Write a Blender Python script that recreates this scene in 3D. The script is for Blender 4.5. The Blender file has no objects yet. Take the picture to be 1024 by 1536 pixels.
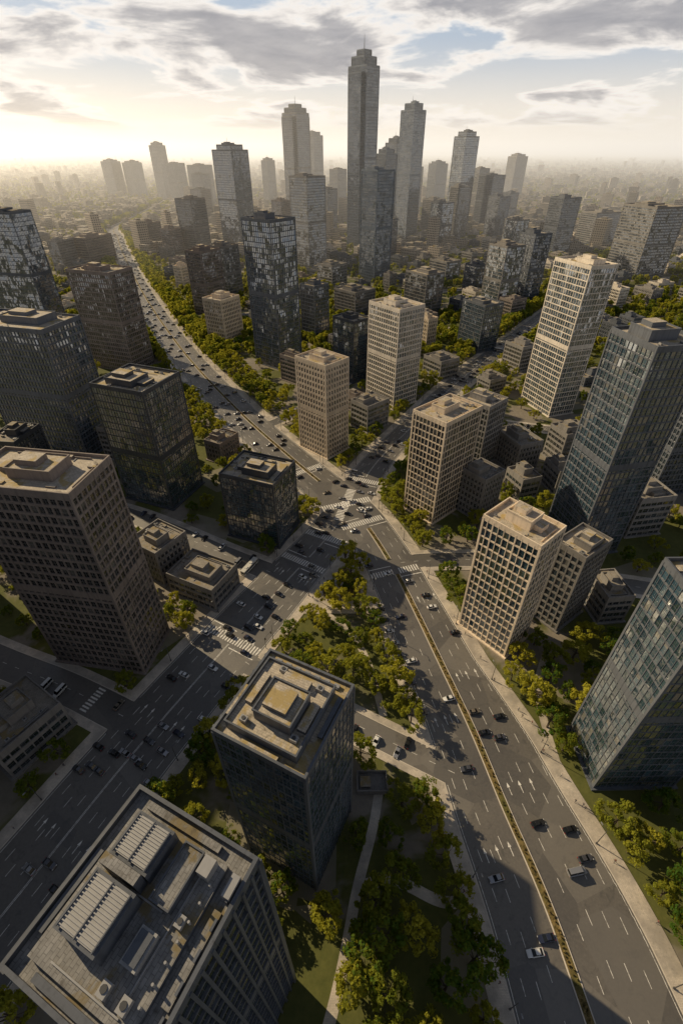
import bpy, math, random
import numpy as np
from mathutils import Vector, Matrix
R=random.Random(7)
sc=bpy.context.scene
sc.view_settings.view_transform='Standard'
try: sc.view_settings.look='None'
except: pass
sc.view_settings.exposure=0
COL=bpy.context.collection
def link(o): COL.objects.link(o); return o

# ------------------------------------------------------------ materials
class NT:
    def __init__(s,name):
        s.m=bpy.data.materials.new(name); s.m.use_nodes=True
        s.t=s.m.node_tree; s.n=s.t.nodes; s.n.clear()
        s.out=s.n.new('ShaderNodeOutputMaterial')
    def a(s,typ,**k):
        n=s.n.new('ShaderNode'+typ)
        for q,v in k.items(): setattr(n,q,v)
        return n
    def L(s,a,b): s.t.links.new(a,b)
    def val(s,sock,x):
        if isinstance(x,bpy.types.NodeSocket): s.L(x,sock)
        else: sock.default_value=x
    def math(s,op,a,b=0.5,c=None,clamp=False):
        n=s.a('Math',operation=op); n.use_clamp=clamp
        s.val(n.inputs[0],a); s.val(n.inputs[1],b)
        if c is not None: s.val(n.inputs[2],c)
        return n.outputs[0]
    def vmath(s,op,a,b=(0,0,0)):
        n=s.a('VectorMath',operation=op); s.val(n.inputs[0],a); s.val(n.inputs[1],b); return n.outputs[0]
    def noise(s,vec,scale,detail=4,rough=.55,dist=0.):
        n=s.a('TexNoise'); s.L(vec,n.inputs['Vector']); n.inputs['Scale'].default_value=scale
        n.inputs['Detail'].default_value=detail; n.inputs['Roughness'].default_value=rough
        n.inputs['Distortion'].default_value=dist
        return n.outputs[0]
    def ramp(s,f,lo,hi):
        n=s.a('MapRange'); s.val(n.inputs[0],f); n.inputs[1].default_value=lo; n.inputs[2].default_value=hi
        n.interpolation_type='SMOOTHSTEP'; return n.outputs[0]
    def mix(s,f,a,b,blend='MIX'):
        n=s.a('Mix',data_type='RGBA',blend_type=blend); s.val(n.inputs[0],f)
        for i,x in ((6,a),(7,b)):
            if isinstance(x,tuple): n.inputs[i].default_value=(x[0],x[1],x[2],1)
            else: s.L(x,n.inputs[i])
        return n.outputs[2]
    def bsdf(s,col,rough=.8,metal=0.,spec=.5,normal=None,ior=None):
        b=s.a('BsdfPrincipled')
        if isinstance(col,tuple): b.inputs['Base Color'].default_value=(*col,1)
        else: s.L(col,b.inputs['Base Color'])
        s.val(b.inputs['Roughness'],rough); s.val(b.inputs['Metallic'],metal)
        b.inputs['Specular IOR Level'].default_value=spec
        if ior: b.inputs['IOR'].default_value=ior
        if normal is not None: s.L(normal,b.inputs['Normal'])
        s.L(b.outputs[0],s.out.inputs[0]); return b
    def obj(s): return s.a('TexCoord').outputs['Object']
    def rnd(s): return s.a('ObjectInfo').outputs['Random']
    def bump(s,h,st,dist=1.):
        n=s.a('Bump'); s.L(h,n.inputs['Height']); n.inputs['Strength'].default_value=st
        n.inputs['Distance'].default_value=dist; return n.outputs[0]

def wallmat(name,c,rough=.8):
    t=NT(name); o=t.obj()
    big=t.noise(o,.08,3); fine=t.noise(o,1.3,4,.65)
    mp=t.a('Mapping'); t.L(o,mp.inputs[0]); mp.inputs['Scale'].default_value=(1.2,1.2,.07)
    st=t.noise(mp.outputs[0],1.,3,.6)
    c0=t.mix(t.ramp(big,.3,.7),tuple(x*.84 for x in c),tuple(min(1,x*1.12) for x in c))
    c1=t.mix(t.ramp(st,.45,.8),c0,tuple(x*.6 for x in c))
    c2=t.mix(t.math('MULTIPLY',t.ramp(fine,.5,.8),.4),c1,tuple(x*.6 for x in c))
    hs=t.a('HueSaturation'); t.L(c2,hs.inputs['Color']); t.L(t.math('MULTIPLY_ADD',t.rnd(),.35,.85),hs.inputs['Value'])
    t.bsdf(hs.outputs[0],rough,0,.4,t.bump(fine,.15,.05)); return t.m
def roofmat(name,c,moss,lo=.5):
    t=NT(name); o=t.obj()
    n1=t.noise(o,.16,5,.6,.6); n2=t.noise(o,.9,5,.7)
    c0=t.mix(t.ramp(n2,.35,.7),tuple(x*.72 for x in c),c)
    br=t.a('TexBrick'); t.L(o,br.inputs[0]); br.inputs['Scale'].default_value=.5
    br.inputs['Color1'].default_value=(1,1,1,1);br.inputs['Color2'].default_value=(.78,.78,.78,1);br.inputs['Mortar'].default_value=(.4,.4,.4,1)
    br.inputs['Mortar Size'].default_value=.02
    c0=t.mix(.7,c0,br.outputs[0],'MULTIPLY')
    m=t.math('MULTIPLY',t.ramp(n1,lo,lo+.1),t.ramp(n2,.3,.5))
    c1=t.mix(t.math('MULTIPLY',m,.85),c0,moss)
    c2=t.mix(t.math('MULTIPLY',t.ramp(t.noise(o,.4,4,.6,1.),.55,.72),.6),c1,(.07,.06,.045))
    t.bsdf(c2,.85,0,.35,t.bump(n2,.4,.1)); return t.m
def glassmat(name,c,tint,frame,fw=.07,ior=1.75,blind=.66,bcol=(.16,.15,.13)):
    t=NT(name); uv=t.a('UVMap').outputs[0]
    r=t.rnd()
    fl=t.vmath('FLOOR',uv); sh=t.a('CombineXYZ'); t.L(t.math('MULTIPLY',r,97.),sh.inputs[2])
    wn=t.a('TexWhiteNoise',noise_dimensions='3D'); t.L(t.vmath('ADD',fl,sh.outputs[0]),wn.inputs[0])
    V=wn.outputs[0]; C=wn.outputs[1]
    fr=t.vmath('FRACTION',uv); sx=t.a('SeparateXYZ'); t.L(fr,sx.inputs[0])
    u,v=sx.outputs[0],sx.outputs[1]
    du=t.math('ABSOLUTE',t.math('SUBTRACT',u,.5)); dv=t.math('ABSOLUTE',t.math('SUBTRACT',v,.5))
    mull=t.math('LESS_THAN',du,fw*.3)
    edge=t.math('MAXIMUM',t.math('GREATER_THAN',du,.5-fw*.5),t.math('GREATER_THAN',dv,.5-fw*.5))
    fm=t.math('MAXIMUM',mull,edge)
    fm=t.math('MAXIMUM',fm,t.math('LESS_THAN',t.math('ABSOLUTE',t.math('SUBTRACT',v,.33)),.018))
    base=t.mix(t.math('POWER',V,1.6),c,tint)
    sep=t.a('SeparateXYZ'); t.L(C,sep.inputs[0])
    bl=t.math('MULTIPLY',t.math('GREATER_THAN',sep.outputs[0],blind),t.math('GREATER_THAN',v,sep.outputs[1]))
    base=t.mix(t.math('MULTIPLY',bl,.8),base,bcol)
    col=t.mix(fm,base,frame)
    rough=t.math('MAXIMUM',t.math('MULTIPLY',fm,.4),t.math('MULTIPLY_ADD',V,.1,.05))
    g=t.a('NewGeometry').outputs['Normal']
    dn=t.vmath('MULTIPLY',t.vmath('SUBTRACT',C,(.5,.5,.4)),(.07,.07,.11))
    wob=t.a('TexNoise'); t.L(t.obj(),wob.inputs[0]); wob.inputs['Scale'].default_value=.12; wob.inputs['Detail'].default_value=3
    dn2=t.vmath('MULTIPLY',t.vmath('SUBTRACT',wob.outputs[1],(.5,.5,.30)),(.28,.28,.5))
    nn=t.vmath('NORMALIZE',t.vmath('ADD',t.vmath('ADD',g,dn),dn2))
    t.bsdf(col,rough,0,.5,nn,ior); return t.m
def plain(name,c,rough=.6,metal=0.,var=.2,scale=1.):
    t=NT(name); n=t.noise(t.obj(),scale,3)
    col=t.mix(n,tuple(x*(1-var) for x in c),tuple(min(1,x*(1+var)) for x in c))
    t.bsdf(col,rough,metal); return t.m

W_cream=wallmat('cream_concrete',(.74,.61,.46)); W_pale=wallmat('pale_stone',(.64,.57,.48))
W_grey=wallmat('grey_concrete',(.24,.225,.21)); W_dark=wallmat('dark_cladding',(.055,.06,.07),.4)
W_brown=wallmat('brown_concrete',(.23,.19,.165)); W_slate=wallmat('slate_cladding',(.115,.125,.145),.45)
W_steel=wallmat('steel_blue_cladding',(.15,.18,.22),.4)
G_dark=glassmat('dark_window_glass',(.008,.016,.024),(.035,.055,.07),(.03,.03,.03),.07,2.4,.8)
G_blue=glassmat('blue_window_glass',(.010,.030,.046),(.04,.085,.12),(.04,.045,.05),.06,3.0,.88)
G_warm=glassmat('bronze_window_glass',(.012,.016,.02),(.05,.052,.05),(.045,.04,.035),.09,2.4,.78)
ROOF=roofmat('roof_membrane',(.60,.52,.41),(.36,.26,.09),.49); ROOF2=roofmat('gravel_roof',(.36,.32,.265),(.25,.18,.07))
ROOF3=roofmat('slate_grey_roof',(.30,.29,.275),(.18,.135,.055),.52)
METAL=plain('roof_metal',(.30,.295,.29),.5,.2); DKM=plain('dark_metal',(.06,.06,.06),.5,.3)

# ------------------------------------------------------------ mesh builder
class MB:
    def __init__(s): s.v=[];s.f=[];s.m=[];s.uv=[]
    def quad(s,p,mat,uv=None):
        i=len(s.v); s.v+=p; s.f.append(tuple(range(i,i+len(p)))); s.m.append(mat)
        s.uv+= uv if uv else [(0.,0.)]*len(p)
    def box(s,cx,cy,z0,sx,sy,sz,mat,top=None,bottom=False,rot=0.):
        hx,hy=sx/2,sy/2; c,sn=math.cos(rot),math.sin(rot)
        q=[(cx+x*c-y*sn,cy+x*sn+y*c) for x,y in((-hx,-hy),(hx,-hy),(hx,hy),(-hx,hy))]
        z1=z0+sz
        for k in range(4):
            a,b=q[k],q[(k+1)%4]; s.quad([(a[0],a[1],z0),(b[0],b[1],z0),(b[0],b[1],z1),(a[0],a[1],z1)],mat)
        s.quad([(x,y,z1) for x,y in q],mat if top is None else top)
        if bottom: s.quad([(x,y,z0) for x,y in q[::-1]],mat)
    def cyl(s,cx,cy,z0,r,h,mat,n=8,r2=None):
        r2=r if r2 is None else r2
        a=[(cx+r*math.cos(2*math.pi*k/n),cy+r*math.sin(2*math.pi*k/n),z0) for k in range(n)]
        b=[(cx+r2*math.cos(2*math.pi*k/n),cy+r2*math.sin(2*math.pi*k/n),z0+h) for k in range(n)]
        for k in range(n): s.quad([a[k],a[(k+1)%n],b[(k+1)%n],b[k]],mat)
        s.quad(b,mat)
    def mesh(s,name,mats):
        me=bpy.data.meshes.new(name); me.from_pydata(s.v,[],s.f)
        me.polygons.foreach_set('material_index',s.m)
        l=me.uv_layers.new(name='UVMap'); l.data.foreach_set('uv',[x for p in s.uv for x in p])
        for m in mats: me.materials.append(m)
        me.update(); return me
    def obj(s,name,mats,loc=(0,0,0),rot=0.):
        o=bpy.data.objects.new(name,s.mesh(name,mats)); o.location=loc; o.rotation_euler=(0,0,rot); return link(o)

# ------------------------------------------------------------ buildings
ST={ # fh,bay,pier,sp,dep,pd
 'grid':(3.4,2.2,.22,.26,.24,.05),'punch':(3.4,2.2,.36,.36,.26,.0),'glass':(3.5,1.7,.07,.13,.10,.05),
 'bands':(3.5,2.8,.12,.36,.3,-.1),'fins':(3.6,1.9,.22,.16,.32,.16),'frame':(3.5,2.1,.11,.17,.18,.05)}
def facade(mb,w,d,z0,z1,st,ox=0,oy=0,zo=0.):
    fh,bay,pf,sf,dep,pd=ST[st]
    z0+=zo;
    if z1-z0>150: fh*=1.15; bay*=1.35
    nf=max(1,round((z1-z0)/fh)); fh=(z1-z0)/nf
    nw=max(2,round(w/bay)); nd=max(2,round(d/bay)); bw=w/nw; bd=d/nd
    x,y=w/2-dep,d/2-dep
    ps=[(-x,-y),(x,-y),(x,y),(-x,y)]
    for k in range(4):
        a,b=ps[k],ps[(k+1)%4]; n=nw if k%2==0 else nd; u0=k*40+3
        mb.quad([(ox+a[0],oy+a[1],z0),(ox+b[0],oy+b[1],z0),(ox+b[0],oy+b[1],z1),(ox+a[0],oy+a[1],z1)],1,
                [(u0,0),(u0+n,0),(u0+n,nf),(u0,nf)])
    for k in range(1,nf+1):
        sp=fh*sf if k<nf else fh*sf+.5
        if nf>16 and k==int(nf*.55): sp=fh*.8
        mb.box(ox,oy,z0+k*fh-sp,w,d,sp,0,bottom=False)
    pw,pdw=bw*pf,bd*pf
    e=pd+dep
    for i in range(1,nw):
        px=-w/2+i*bw; f=2.0 if (i%4==0 and st in('frame','glass')) else 1
        for sg in(-1,1): mb.box(ox+px,oy+sg*(d/2-dep+e/2),z0,pw*f,e,z1-z0-.06,0)
    for i in range(1,nd):
        py=-d/2+i*bd; f=2.0 if (i%4==0 and st in('frame','glass')) else 1
        for sg in(-1,1): mb.box(ox+sg*(w/2-dep+e/2),oy+py,z0,e,pdw*f,z1-z0-.06,0)
    cq=max(.6,pw)+dep*.6
    for sx in(-1,1):
        for sy in(-1,1): mb.box(ox+sx*(w/2-cq/2+.05+max(pd,0)),oy+sy*(d/2-cq/2+.05+max(pd,0)),z0,cq,cq,z1-z0-.06,0)
def parapet(mb,w,d,z,ph=1.0,t=.4,ox=0,oy=0):
    mb.box(ox,oy-d/2+t/2,z,w,t,ph,0); mb.box(ox,oy+d/2-t/2,z,w,t,ph,0)
    mb.box(ox-w/2+t/2,oy,z,t,d-2*t,ph-.004,0); mb.box(ox+w/2-t/2,oy,z,t,d-2*t,ph-.004,0)
    mb.quad([(ox-w/2+t,oy-d/2+t,z+.02),(ox+w/2-t,oy-d/2+t,z+.02),(ox+w/2-t,oy+d/2-t,z+.02),(ox-w/2+t,oy+d/2-t,z+.02)],2)
def ac(mb,x,y,z,s=1.):
    mb.box(x,y,z+.15,1.8*s,1.4*s,1.1*s,3); mb.cyl(x,y,z+.15+1.1*s,.5*s,.12,4,8)
    mb.box(x,y,z,1.5*s,.2,.15,4)
def louver(mb,x,y,z,sx,sy,h,rot=0):
    mb.box(x,y,z,sx,sy,h,0,rot=rot)
    mb.box(x,y,z+h,sx-.8,sy-.8,.25,3,rot=rot)
    n=int(sx/.42)
    for i in range(n):
        px=-sx/2+.6+i*(sx-1.2)/max(1,n-1)
        mb.box(x+px*math.cos(rot),y+px*math.sin(rot),z+h+.25,.12,sy-1.0,.14,3,rot=rot)
    for yy in(-sy/2+.4,0,sy/2-.4): mb.box(x,y+yy,z+h+.25,sx-.5,.14,.2,0)
def roofkit(mb,w,d,z,r,detail=1.,ox=0,oy=0):
    parapet(mb,w,d,z,1.1,.4,ox,oy)
    pw,pd=w*r.uniform(.38,.55),d*r.uniform(.38,.55); ph=r.uniform(2.4,3.8)
    px=ox+r.uniform(-.12,.12)*w; py=oy+r.uniform(-.05,.18)*d
    mb.box(px,py,z,pw,pd,ph,0,2); parapet(mb,pw+.3,pd+.3,z+ph,.5,.3,px,py)
    mb.box(px+pw*.12,py,z+ph+.02,pw*.5,pd*.5,1.8,0,2)
    s=r.choice((-1,1))
    mb.box(px+s*(pw/2+w*.07),py-pd*.1,z,w*.14,pd*.6,ph*.55,0,2)
    mb.box(ox,oy-d/2+1.6,z,w*.7,.25,.55,0); mb.box(ox-w/2+1.7,oy,z,.25,d*.6,.5,0)
    k=0
    while k<int(26*detail):
        x=ox+r.uniform(-w/2+1.6,w/2-1.6); y=oy+r.uniform(-d/2+1.5,d/2-1.5)
        k+=1
        if abs(x-px)<pw/2+1.2+w*.1 and abs(y-py)<pd/2+1: continue
        q=r.random()
        if q<.4: ac(mb,x,y,z,r.uniform(.5,.95))
        elif q<.6: mb.cyl(x,y,z,.25,r.uniform(.6,1.5),3,7)
        elif q<.8: mb.box(x,y,z,r.uniform(1,3.),r.uniform(.5,1.4),r.uniform(.4,.9),0,2)
        else: mb.box(x,y,z,.18,r.uniform(2,4),.25,3)
    for q in range(int(3*detail)):
        y=oy+r.uniform(-d/2+1.5,py-oy-pd/2) if py-pd/2>oy-d/2+1.5 else oy-d/2+1.5
        mb.box(ox+r.uniform(-.1,.1)*w,y,z+.2,w*r.uniform(.3,.6),.16,.16,3)
FOOT=[]
def addfoot(x,y,w,d,a): FOOT.append((x,y,w/2,d/2,math.cos(a),math.sin(a)))
def inbuild(x,y,m=0.):
    for f in FOOT:
        dx,dy=x-f[0],y-f[1]
        if abs(dx)>60 or abs(dy)>60: continue
        u=dx*f[4]+dy*f[5]; v=-dx*f[5]+dy*f[4]
        if abs(u)<f[2]+m and abs(v)<f[3]+m: return True
    return False
def building(name,x,y,w,d,ang,h,st,wall,glass,crown=0,roof=None,detail=1.,seed=None):
    a=math.radians(ang); r=random.Random(seed if seed is not None else int(x*31+y*17+h))
    mb=MB(); roof=roof or ROOF
    if crown==0:
        facade(mb,w,d,0,h,st); roofkit(mb,w,d,h,r,detail)
    elif crown==2:
        facade(mb,w,d*.7,0,h*.93,st); parapet(mb,w,d*.7,h*.93,1.4)
        facade(mb,w*.7,d,0,h*.90,st,0,0,.07); parapet(mb,w*.7,d,h*.90,1.4)
        facade(mb,w*.68,d*.68,h*.9,h*.97,st,0,0,.11); parapet(mb,w*.68,d*.68,h*.97,1.4)
        facade(mb,w*.4,d*.4,h*.97,h,st,0,0,.15); parapet(mb,w*.4,d*.4,h,1.2)
        mb.cyl(0,0,h,.7,h*.07,4,6,.15)
    elif crown==3:
        facade(mb,w,d,0,h*.955,st); parapet(mb,w,d,h*.955,1.2)
        facade(mb,w*.72,d*.72,h*.955,h,st,0,0,.05); roofkit(mb,w*.72,d*.72,h,r,.4)
        mb.cyl(w*.1,0,h+3,.35,9,4,6,.1)
    mb.box(0,0,0,w+1.6,d+1.6,.6,0)
    addfoot(x,y,w+2,d+2,a)
    return mb.obj(name,[wall,glass,roof,METAL,DKM],(x,y,0),a)

BL=[ # name,x,y,w,d,ang,h,style,wall,glass,crown
('office_tower',-86,113,34,20,171,78,'grid',W_brown,G_warm,0),
('glass_office_tower',-97,216,30,27,159,64,'glass',W_dark,G_blue,0),
('glass_office_building',-38,183,27,22,159,35,'glass',W_dark,G_blue,0),
('low_rise_building',-58,142,23,17,155,11,'bands',W_grey,G_dark,0),
('low_rise_building',-79,155,17,17,149,18,'punch',W_grey,G_dark,0),
('office_tower',-175,269,53,29,165,76,'grid',W_slate,G_blue,0),
('low_rise_building',-101,78,20,19,58,12,'bands',W_grey,G_dark,0),
('apartment_tower',49,202,19,27,132,55,'frame',W_cream,G_warm,0),
('apartment_tower',80,250,19,18,133,39,'grid',W_grey,G_dark,0),
('mid_rise_building',70,199,15,15,128,24,'punch',W_grey,G_dark,0),
('office_tower',59,120,21,15,131,54,'frame',W_cream,G_blue,0),
('office_building',87,129,12,17,126,38,'grid',W_grey,G_dark,0),
('glass_office_tower',115,175,24,22,102,96,'frame',W_slate,G_blue,0),
('glass_office_tower',86,71,18,24,91,75,'glass',W_slate,G_blue,0),
('office_tower',-319,514,59,25,165,105,'glass',W_slate,G_blue,0),
('office_tower',-189,409,42,26,159,76,'grid',W_brown,G_warm,0),
('office_tower',150,325,32,20,109,95,'frame',W_pale,G_blue,0),
('apartment_tower',-11,264,24,19,137,57,'punch',W_cream,G_warm,0),
('office_tower',37,337,30,23,128,68,'grid',W_pale,G_blue,0),
('glass_office_tower',-55,416,30,27,142,109,'frame',W_slate,G_blue,0),
('apartment_tower',-114,480,23,26,149,39,'punch',W_cream,G_warm,0),
('apartment_tower',-150,579,22,31,150,64,'grid',W_brown,G_warm,0),
('apartment_tower',-144,653,27,26,147,58,'grid',W_grey,G_dark,0),
('office_tower',-257,962,35,36,150,84,'grid',W_grey,G_dark,0),
('office_tower',-194,1038,46,42,146,156,'frame',W_slate,G_blue,3),
('office_tower',-50,847,36,39,138,119,'grid',W_grey,G_blue,0),
('skyscraper',-108,1451,48,59,139,233,'fins',W_grey,G_blue,2),
('skyscraper',36,1037,42,42,133,274,'fins',W_steel,G_blue,2),
('office_tower',47,749,30,31,131,129,'fins',W_steel,G_blue,0),
('skyscraper',134,1155,35,31,128,217,'fins',W_steel,G_blue,3),
('skyscraper',115,1254,33,33,130,168,'fins',W_slate,G_blue,3),
('skyscraper',272,1313,36,40,123,180,'frame',W_slate,G_blue,3),
('office_tower',311,1889,36,51,126,119,'grid',W_slate,G_dark,3),
('office_tower',341,1316,46,37,120,104,'grid',W_slate,G_dark,0),
('office_tower',641,2153,43,56,119,136,'grid',W_grey,G_dark,3),
('office_tower',379,959,31,39,114,86,'grid',W_slate,G_dark,0),
('apartment_tower',438,786,61,52,106,88,'bands',W_grey,G_dark,0),
('office_tower',182,592,28,27,118,67,'frame',W_grey,G_blue,0),
('office_tower',226,636,27,25,115,73,'grid',W_slate,G_dark,0),
('office_building',128,456,29,22,119,41,'frame',W_slate,G_blue,0),
('office_building',93,582,34,27,126,42,'frame',W_grey,G_dark,0),
('glass_office_building',8,382,23,19,134,47,'glass',W_dark,G_blue,0),
('glass_office_building',-26,491,19,20,138,48,'grid',W_slate,G_dark,0),
('low_rise_building',15,574,33,32,134,26,'grid',W_grey,G_dark,0),
('low_rise_building',147,750,34,28,124,26,'bands',W_grey,G_dark,0),
('low_rise_building',-13,728,29,30,136,25,'bands',W_grey,G_dark,0),
('skyscraper',-661,2148,42,39,152,169,'grid',W_grey,G_dark,3),
('apartment_tower',-351,1006,24,34,154,45,'grid',W_brown,G_dark,0),
('office_tower',-906,2313,51,52,156,118,'grid',W_grey,G_dark,3),
('office_tower',-824,2316,45,60,155,114,'grid',W_grey,G_dark,3),
('office_tower',-569,2013,43,47,151,113,'grid',W_grey,G_dark,0),
('office_tower',-459,1899,53,60,149,110,'grid',W_grey,G_dark,0),
('office_tower',-250,2006,28,38,142,126,'grid',W_grey,G_dark,3),
('apartment_tower',-291,935,22,27,152,43,'grid',W_brown,G_dark,0),
('skyscraper',-88,1889,44,41,138,193,'grid',W_grey,G_dark,3),
('office_tower',205,1255,33,37,126,63,'grid',W_grey,G_dark,0),
('apartment_tower',-406,883,30,60,161,39,'grid',W_brown,G_warm,0),
('apartment_tower',502,1076,40,65,110,55,'bands',W_grey,G_dark,0),
('office_tower',424,1433,30,29,119,64,'grid',W_slate,G_dark,0),
('low_rise_building',19,295,16,20,132,18,'bands',W_grey,G_dark,0),
('low_rise_building',82,386,21,20,123,15,'bands',W_grey,G_dark,0),
('low_rise_building',103,246,23,16,112,18,'punch',W_grey,G_dark,0),
('low_rise_building',-72,253,12,17,151,13,'punch',W_brown,G_warm,0),
('low_rise_building',106,131,15,11,96,14,'bands',W_grey,G_dark,0),
('apartment_tower',-436,840,19,35,163,39,'grid',W_grey,G_dark,0),
('low_rise_building',135,251,15,18,107,20,'bands',W_grey,G_warm,0),
('low_rise_building',177,685,22,23,121,32,'grid',W_slate,G_dark,0),
('office_building',33,380,17,16,130,29,'grid',W_slate,G_dark,0),
('mid_rise_building',-173,224,16,21,173,31,'grid',W_dark,G_dark,0),
('low_rise_building',81,464,14,12,125,25,'punch',W_cream,G_warm,0),
('apartment_tower',-212,696,14,16,152,28,'punch',W_cream,G_warm,0),
# further downtown towers
('office_tower',80,1520,36,36,130,125,'grid',W_slate,G_dark,3),('office_tower',200,1620,38,36,127,112,'grid',W_grey,G_dark,0),
('office_tower',-10,1680,34,36,135,105,'grid',W_grey,G_dark,0),('office_tower',-30,1210,30,30,136,84,'grid',W_slate,G_dark,0),
('office_tower',188,1050,30,30,125,72,'frame',W_slate,G_blue,0),('office_tower',235,1130,28,30,122,92,'grid',W_grey,G_dark,0),
('office_tower',76,930,26,26,130,58,'grid',W_slate,G_dark,0),('office_tower',320,1150,32,30,120,75,'grid',W_slate,G_dark,0),
('office_tower',285,900,28,26,118,60,'frame',W_grey,G_blue,0),('office_tower',370,1560,35,35,118,110,'grid',W_grey,G_dark,0),
('office_tower',-350,1420,35,35,148,72,'grid',W_grey,G_dark,0),('office_tower',-400,1650,40,35,148,95,'grid',W_grey,G_dark,0),
('office_tower',-120,1120,26,28,142,70,'grid',W_brown,G_dark,0),
('skyscraper',82,1085,28,28,130,150,'fins',W_steel,G_blue,3),
# left: unseen towers added to shade the avenue and foreground; right: more city
('office_tower',-154,90,32,28,160,96,'grid',W_grey,G_dark,0),
('office_tower',-147,62,30,26,160,90,'grid',W_brown,G_dark,0),
('office_tower',-138,34,30,26,160,92,'grid',W_slate,G_dark,0),
('office_tower',-176,140,26,28,160,84,'grid',W_brown,G_dark,0),
('office_tower',-125,-20,28,40,160,90,'grid',W_slate,G_dark,0),
('office_tower',138,60,24,24,95,60,'grid',W_grey,G_dark,0),
('office_tower',178,225,26,26,100,60,'grid',W_slate,G_dark,0),
]
for b in BL:
    det=1. if b[2]<420 else .4
    building(b[0],b[1],b[2],b[3],b[4],b[5],b[6],b[7],b[8],b[9],b[10],ROOF if b[2]<1000 and b[6]>34 else ROOF2,det)

def near_left():
    mb=MB(); w,d,h=21,20,78
    facade(mb,w,d,0,h,'fins'); parapet(mb,w,d,h,1.0,.5)
    z=h+.02
    mb.box(-.2,.4,z,16.5,15.,1.0,0,2)
    z2=h+1.02
    louver(mb,5.0,3.2,z2,5.2,5.8,2.6); mb.box(1.7,3.4,z2,1.2,5.6,3.4,0,2)
    louver(mb,-2.4,2.9,z2,6.2,6.2,3.0)
    mb.box(4.4,-2.6,z2,6.4,2.8,1.3,0,2); parapet(mb,6.6,3.0,z2+1.3,.35,.2,4.4,-2.6)
    mb.box(6.6,-5.2,z2,2.0,1.6,1.8,3); mb.box(-2.6,-3.2,z2,3.6,2.2,1.2,3); mb.box(-2.6,-3.2,z2+1.2,3.0,1.7,.3,0)
    ac(mb,1.2,-5.6,z2,.7); ac(mb,-6.6,-5.0,z2,.8); ac(mb,-6.6,-2.2,z2,.8)
    mb.box(9.1,1,z,.9,12,.7,0,2); mb.box(-.5,-8.6,z,9,1.0,.6,0,2); mb.box(6.5,-8.7,z,2.5,1.1,1.4,3)
    mb.box(-2,8.8,z,9,.9,.6,0); mb.box(-9.3,1,z,.8,10,.6,0)
    for i in range(7): mb.cyl(-6+i*1.9,-6.5,z2,.16,.9,3)
    mb.box(0,-4.7,z2,12,.18,.2,3); mb.box(1.0,-.5,z2,.18,5,.18,3); mb.box(-7.6,0,z2,.18,10,.25,3)
    for i in range(5): mb.box(-6+i*2.9,-9.0,z,1.2,.3,1.0,0)
    a=math.radians(64); addfoot(-24,16,w+2,d+2,a)
    mb.obj('office_tower',[W_slate,G_dark,ROOF3,METAL,DKM],(-24,16,0),a)
near_left()
def near_centre():
    mb=MB(); w,d,h=20.5,20.5,62
    facade(mb,w,d,0,h,'glass')
    for k in range(17):
        mb.box(w/2+.2,0,k*h/17+1.2,.5,d-.8,1.4,0)
    for k in range(9): mb.box(w/2+.35,-d/2+1.2+k*2.26,0,.6,.5,h-.1,0)
    parapet(mb,w,d,h,.9,.5); z=h+.02
    mb.box(.4,.6,z,15.5,15.5,2.2,0,2); parapet(mb,15.8,15.8,z+2.2,.7,.35,.4,.6)
    z2=z+2.24
    mb.box(-.5,1.6,z2,8,7.6,2.8,0,2); parapet(mb,8.3,7.9,z2+2.8,.5,.3,-.5,1.6)
    mb.box(-.3,1.6,z2+2.84,5.0,4.8,1.2,0,2)
    mb.box(0,-4.6,z2,6,2.0,1.0,0,2); mb.box(-5.9,1,z2,1.8,6,.8,0,2); mb.box(6.1,0,z2,1.4,7,1.1,0,2)
    for p in((-5.5,5.8),(5,6.6),(-5,-5.2),(3.8,-5.8)): ac(mb,p[0],p[1],z2,.8)
    mb.box(9.0,3,z,1.2,7,1.2,0,2); mb.box(-8.9,-2,z,1.0,9,.6,0); mb.box(0,9.4,z,8,.8,.8,0,2)
    for i in range(7): mb.box(-7+i*2.3,-8.6,z,1.2,.8,.6,3)
    mb.box(-2,-8.0,z,11,.2,.5,0)
    a=math.radians(154); addfoot(-11,51,w+2,d+2,a)
    mb.obj('office_tower',[W_slate,G_blue,ROOF,METAL,DKM],(-11,51,0),a)
near_centre()

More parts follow.
